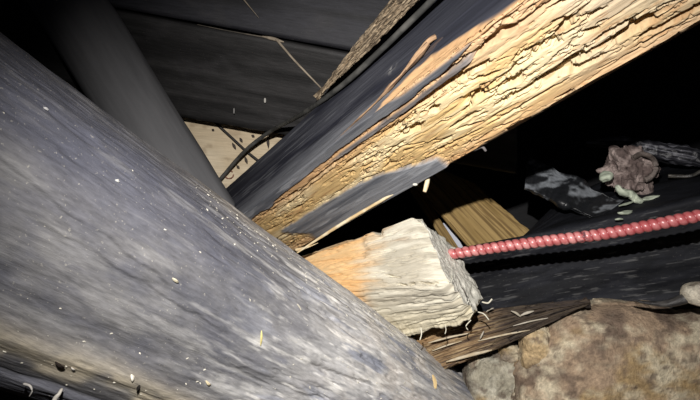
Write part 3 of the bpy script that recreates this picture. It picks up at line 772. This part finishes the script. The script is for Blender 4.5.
# ---- bark-edged strip behind the cable -----------------------------------------
def bark_strip():
    pts = [at(470, -70, 0.84), at(404, 0, 0.92), at(372, 36, 0.98), at(345, 66, 1.03), at(316, 98, 1.08)]
    hw = [0.030, 0.020, 0.016, 0.011, 0.001]
    keys = []
    u = nrm(pts[-1] - pts[0]); a = nrm(np.cross(u, V(0, 1, 0))); b = np.cross(u, a)
    for p, h in zip(pts, hw):
        keys.append([p - a * h + b * 0, p - a * h * .5 - b * h * .8 * np.sign(b[1]), p + a * h * .5 - b * h * .8 * np.sign(b[1]), p + a * h, p + b * h * np.sign(b[1])])
    sk = list(np.concatenate([[0], np.cumsum(np.linalg.norm(np.diff(np.array(pts), axis=0), axis=1))]))
    s = np.linspace(0, sk[-1], 260)
    P, W = sections(keys, sk, [30, 36, 30, 14, 14], s, 3)
    def dp(s, W, P):
        f = fbm(s * 45, W * 6, s * 0, 151, 4)
        return 0.007 * (f - .5) - 0.008 * sm(.55, .66, fbm(s * 70, W * 9, s * 0, 152, 3))
    def co(s, W, P, D):
        n = fbm(s * 60, W * 7, s * 0, 153, 4)
        c = mix(V(0.13, 0.10, 0.07), V(0.40, 0.31, 0.21), sm(0.35, 0.62, n))
        return mix(c, V(0.55, 0.44, 0.30), sm(0.62, 0.72, fbm(s * 80, W * 12, s * 0, 154, 3)))
    o = loft('bark_strip', P, s, W, M_WOOD, dp, co, rings=4)
    tag(o, 'tapering strip of flaking brown bark between the roof planks and the cable', 'bark')
bark_strip()

# ---- red twisted cord ------------------------------------------------------------
def cord():
    pts = [at(436, 256.5, 0.99), at(455, 253.5, 0.965), at(500, 247, 0.94), at(550, 240.5, 0.915), at(600, 234.5, 0.885), at(650, 225.5, 0.855), at(700, 215.5, 0.825), at(770, 201, 0.785)]
    pitch = 0.0128
    def md(s, th): return 0.80 + 0.24 * np.abs(np.cos((th + 2 * np.pi * s / pitch) * 0.5)) ** 0.8
    def cc(s, W, P, D):
        n = fbm(s * 70, np.cos(W) * 2, np.sin(W) * 2, 161, 3); n2 = fbm(s * 10, s * 0, s * 0, 162, 3)
        g = np.abs(np.cos((W + 2 * np.pi * s / pitch) * 0.5))
        c = mix(V(0.50, 0.135, 0.135), V(0.68, 0.29, 0.28), sm(0.35, 0.65, n))
        c = mix(V(0.34, 0.05, 0.055), np.zeros(3), sm(0.15, 0.5, g)) + c * sm(0.15, 0.5, g)[..., None]  # shade between the twists put into the colour as darker grooves
        c = mix(c, V(0.36, 0.06, 0.07), sm(0.42, 0.6, s / 0.6 + 0.3 * (n2 - .5)) * 0.55)
        spot = np.exp(-((s - 0.262) / 0.010) ** 2)
        return mix(c, V(0.10, 0.04, 0.05), spot * sm(.4, .6, fbm(s * 200, np.cos(W) * 3, np.sin(W) * 3, 163, 3)))
    o = tube('twisted_cord', pts, 0.0100, M_CORD, None, 36, 0.0009, cc, md)
    tag(o, 'red twisted cord stretched from behind the white beam end to the right', 'cord')
cord()

# ---- sooty fragments and the crumpled lump ------------------------------------------
def heap():
    # folded dark flake, its bluish sheen put into the colour as paler patches
    o = slab('sooty_flake', [at(528, 158, 1.24), at(622, 204, 1.15), at(596, 222, 1.12), at(524, 190, 1.20)], 0.012, 150, 60, M_SOOT,
             mottled((0.012, 0.013, 0.015), (0.20, 0.215, 0.235), 26, 5, (1, 1, 2.4), 0.50, 0.66), None, 0.014, 171, (16, 26))
    tag(o, 'sooty black flake with bluish sheen lying left of the crumpled lump', 'debris', 'sooty fragments on the black timber')
    pts = [at(586, 144, 1.31), at(615, 143, 1.29), at(650, 149, 1.27), at(690, 157, 1.24), at(745, 164, 1.2)]
    o = tube('sooty_branch', pts, lambda t: 0.022 * (0.35 + 0.75 * np.sin(np.clip(t * 2.4, 0, 1.6)) * 0.9), M_SOOT, None, 60, 0.003,
             lambda s, W, P, D: mix(V(0.02, 0.02, 0.025), V(0.20, 0.2, 0.23), sm(0.48, 0.68, fbm(s * 14, np.cos(W) * 5, np.sin(W) * 5, 172, 4))), None, 0.7)
    tag(o, 'sooty black branch-like fragment lying above the crumpled lump', 'debris', 'sooty fragments on the black timber')
    pts = [at(668, 176, 1.2), at(690, 176, 1.18), at(704, 170, 1.16), at(730, 160, 1.14)]
    o = tube('sooty_twig', pts, 0.004, M_SOOT, None, 16, 0.003, mottled((0.03, 0.03, 0.03), (0.13, 0.12, 0.1), 60), None, 0.6)
    tag(o, 'thin sooty twig right of the crumpled lump', 'debris', 'sooty fragments on the black timber')
    # crumpled lump built of folds
    c0 = at(630, 170, 1.17)
    root = blob('crumpled_lump', c0, (0.056, 0.045, 0.050), M_STONE, 2.2, 0.55, 34, 181, mottled((0.16, 0.12, 0.11), (0.46, 0.37, 0.34), 45, 6), None, 120, fine=0.10)
    tag(root, 'crumpled pinkish brown lump of debris among black fragments', 'debris')
    ring = [at(x, y, 1.125) for x, y in [(633, 158), (642, 154), (652, 158), (656, 167), (652, 176), (645, 180)]]
    tube('curl', ring, 0.0055, M_STONE, root, 14, 0.002, mottled((0.10, 0.08, 0.07), (0.24, 0.2, 0.18), 60), None, 0.6)
    # pale greenish flakes around it
    pc = lambda k: mottled((0.34 * k, 0.38 * k, 0.30 * k), (0.55 * k, 0.60 * k, 0.48 * k), 60, 12)
    for lab, pts, r, fl in [
        ('curved pale green flake below the crumpled lump', [(642, 200), (650, 198.5), (658, 197), (663, 199.5)], .0055, .6),
        ('thick pale green smear on the lower left of the lump', [(616, 186), (622, 192), (630, 194), (636, 199), (641, 202)], .0080, .7),
        ('pale green lump at the left side of the crumpled lump', [(601, 181), (605, 177), (612, 174)], .0085, .8),
        ('small pale flake lying below the crumpled lump', [(618, 213), (624, 213), (631, 211)], .0048, .5),
        ('tiny pale flake lowest above the red cord', [(615, 219.5), (619, 219), (623, 219)], .0022, .6),
        ('thin pale strip left of the curved green flake', [(619, 206), (626, 204), (633, 201.5)], .0022, .6)]:
        o = tube('pale_flake', [at(x, y, float(np.interp(y, [172, 190, 198, 204, 213, 219], [1.115, 1.125, 1.125, 1.10, 1.065, 1.045]))) for x, y in pts], lambda t, r=r: 1.3 * r * (0.45 + 0.75 * np.sin(t * 2.9 + 0.1)), M_CHIP, None, 20, 0.0015, pc(1.15), None, 1.3, fl)
        tag(o, lab, 'flake', 'pale green flakes around the crumpled lump')
    # dark shard under the pale stone
    o = tube('dark_shard', [at(633, 300, 0.945), at(648, 303, 0.94), at(668, 303.5, 0.935), at(690, 297, 0.93)], lambda t: 0.012 * (0.15 + 0.9 * t), M_SOOT, None, 20, 0.003,
             mottled((0.03, 0.028, 0.028), (0.09, 0.085, 0.08), 50), None, 0.4, 0.75)
    tag(o, 'dark curved shard on the brown stone beside the pale stone', 'debris')
heap()

# ================================================================== SMALL THINGS
def chips():
    # named chips on the grey log: (c along, degrees around, length, radius, angle to grain, colour, label)
    def on_log(px, py):
        # walk the log's own surface to the place where this chip lies
        best = None
        for c in np.linspace(0.0, 0.85, 60):
            for dg in np.linspace(-88, 80, 57):
                p = log_axis(c) + log_r(c) * (math.cos(math.radians(dg) + LA + math.pi) * LE1 + math.sin(math.radians(dg) + LA + math.pi) * LE2) - V(0, 0, H)
                if p[1] < 0.1: continue
                e = (350 + F * p[0] / p[1] - px) ** 2 + (200 - F * p[2] / p[1] - py) ** 2
                if best is None or e < best[0]: best = (e, c, dg)
        return best[1], best[2]
    data = [((262, 338), .009, .0018, 62, (0.72, 0.62, 0.25), 'yellow straw chip lying upright on the middle of the grey log'),
            ((168, 280), .004, .0022, 10, (0.66, 0.60, 0.44), 'small cream chip on the grey log below its middle'),
            ((207, 382), .0045, .0022, 20, (0.68, 0.58, 0.38), 'cream chip on the tan ledge low on the grey log'),
            ((134, 376), .0045, .0022, 35, (0.74, 0.70, 0.60), 'whitish chip beside a black speck low on the grey log'),
            ((137, 379), .003, .0024, 70, (0.015, 0.013, 0.012), 'black speck beside the whitish chip low on the grey log'),
            ((65, 362), .006, .0020, 15, (0.03, 0.022, 0.018), 'dark sliver on the tan ledge at the lower left of the grey log'),
            ((69, 363), .0025, .0012, 15, (0.7, 0.66, 0.6), 'tiny white chip on the dark sliver at the lower left'),
            ((47, 114), .002, .0016, 0, (0.75, 0.74, 0.72), 'single white speck on the smooth upper left of the grey log'),
            ((109, 182), .002, .0015, 0, (0.7, 0.7, 0.66), 'single white speck on the grey log under the round post'),
            ((433, 382), .012, .0026, 75, (0.70, 0.52, 0.26), 'orange straw standing at the lower right end of the grey log'),
            ((300, 307), .005, .0014, 30, (0.62, 0.58, 0.48), 'thin beige chip on the grey log near the white beam end')]
    for (px, py), l, r, ang, col, lab in data:
        c, dg = on_log(px, py)
        p, n = log_point(c, dg, r * 0.45)
        tdir = nrm(np.cross(LU, n)); a = math.radians(ang); d = math.cos(a) * LU + math.sin(a) * tdir
        bow = n * r * 0.5
        o = tube('wood_chip', [p - d * l, p + bow, p + d * l], lambda t, r=r: r * (0.45 + 0.75 * np.sin(t * 2.9 + 0.12)), M_CHIP, None, 5, 0.0012, mottled(V(*col) * 0.85, V(*col) * 1.1, 120), None, 1.1, 0.6)
        o.data.polygons.foreach_set('use_smooth', np.zeros(len(o.data.polygons), bool))
        tag(o, lab, 'chip', 'loose chips on the grey log')
    # uncountable crumbs
    vs = []; fs = []; cs = []
    def crumb(p, n, d, l, w, h, col):
        t = nrm(np.cross(n, d)); b = len(vs)
        for sx, sy in ((-1, -.6), (-.3, -1), (.9, -.5), (1, .4), (.1, 1), (-.9, .6)):
            k = 0.75 + 0.5 * random.random(); vs.append(p + d * l * sx * k + t * w * sy * k - n * 0.0006)
        for sx, sy in ((-.4, -.3), (.5, -.2), (.1, .5)):
            vs.append(p + d * l * sx + t * w * sy + n * h)
        fs.extend([(b, b + 1, b + 6), (b + 1, b + 2, b + 7, b + 6), (b + 2, b + 3, b + 7), (b + 3, b + 4, b + 8, b + 7), (b + 4, b + 5, b + 8), (b + 5, b, b + 6, b + 8), (b + 6, b + 7, b + 8)])
        cs.extend([col] * 9)
    for i in range(620):
        k = random.random()
        if k < 0.45: c = random.uniform(0.28, 0.84); dg = random.gauss(58, 10)
        elif k < 0.75: c = random.uniform(0.45, 0.84); dg = random.uniform(-60, 70)
        else: c = random.uniform(0.05, 0.84); dg = random.uniform(-60, 40) if random.random() < 0.5 else random.uniform(-45, -20)
        if dg > 86: continue
        p, n = log_point(c, dg)
        d = nrm(LU + np.cross(LU, n) * random.uniform(-1.2, 1.2)); sz = random.choice([.0006, .0008, .001, .0012, .0016, .002]) * (0.55 + 0.6 * c)
        g = random.uniform(0.7, 1.1)
        crumb(p, n, d, sz * random.uniform(1, 1.8), sz * 0.7, sz * 0.6, V(0.58, 0.55, 0.47) * g)
    o = link('crumbs', np.array(vs), fs, M_CHIP, None, np.array(cs), np.array(vs), False)
    tag(o, 'countless pale crumbs and dust flecks scattered over the grey log', 'crumbs', kind='stuff')
    # crumbs on the black timber and stones
chips()

def low_left():
    o = tube('fibre_curl', [at(24, 384, .515), at(30, 386, .512), at(32, 391, .512), at(29, 397, .515)], lambda t: 0.0013 * (1.2 - t), M_CHIP, None, 8, 0.0015, flat((0.45, 0.43, 0.4)), None, 0.5)
    tag(o, 'pale fibre curl hanging below the left end of the grey log', 'fibre')
    o = tube('fibre_curl', [at(62, 389, .535), at(59, 394, .53), at(55, 399, .53), at(54, 406, .53)], lambda t: 0.0024 * (0.6 + .5 * t), M_CHIP, None, 10, 0.0015, flat((0.5, 0.47, 0.42)), None, 0.6)
    tag(o, 'thicker pale fibre tuft under the log at the bottom edge', 'fibre')
low_left()

for o in bpy.data.objects:
    if '_o' in o: del o['_o']
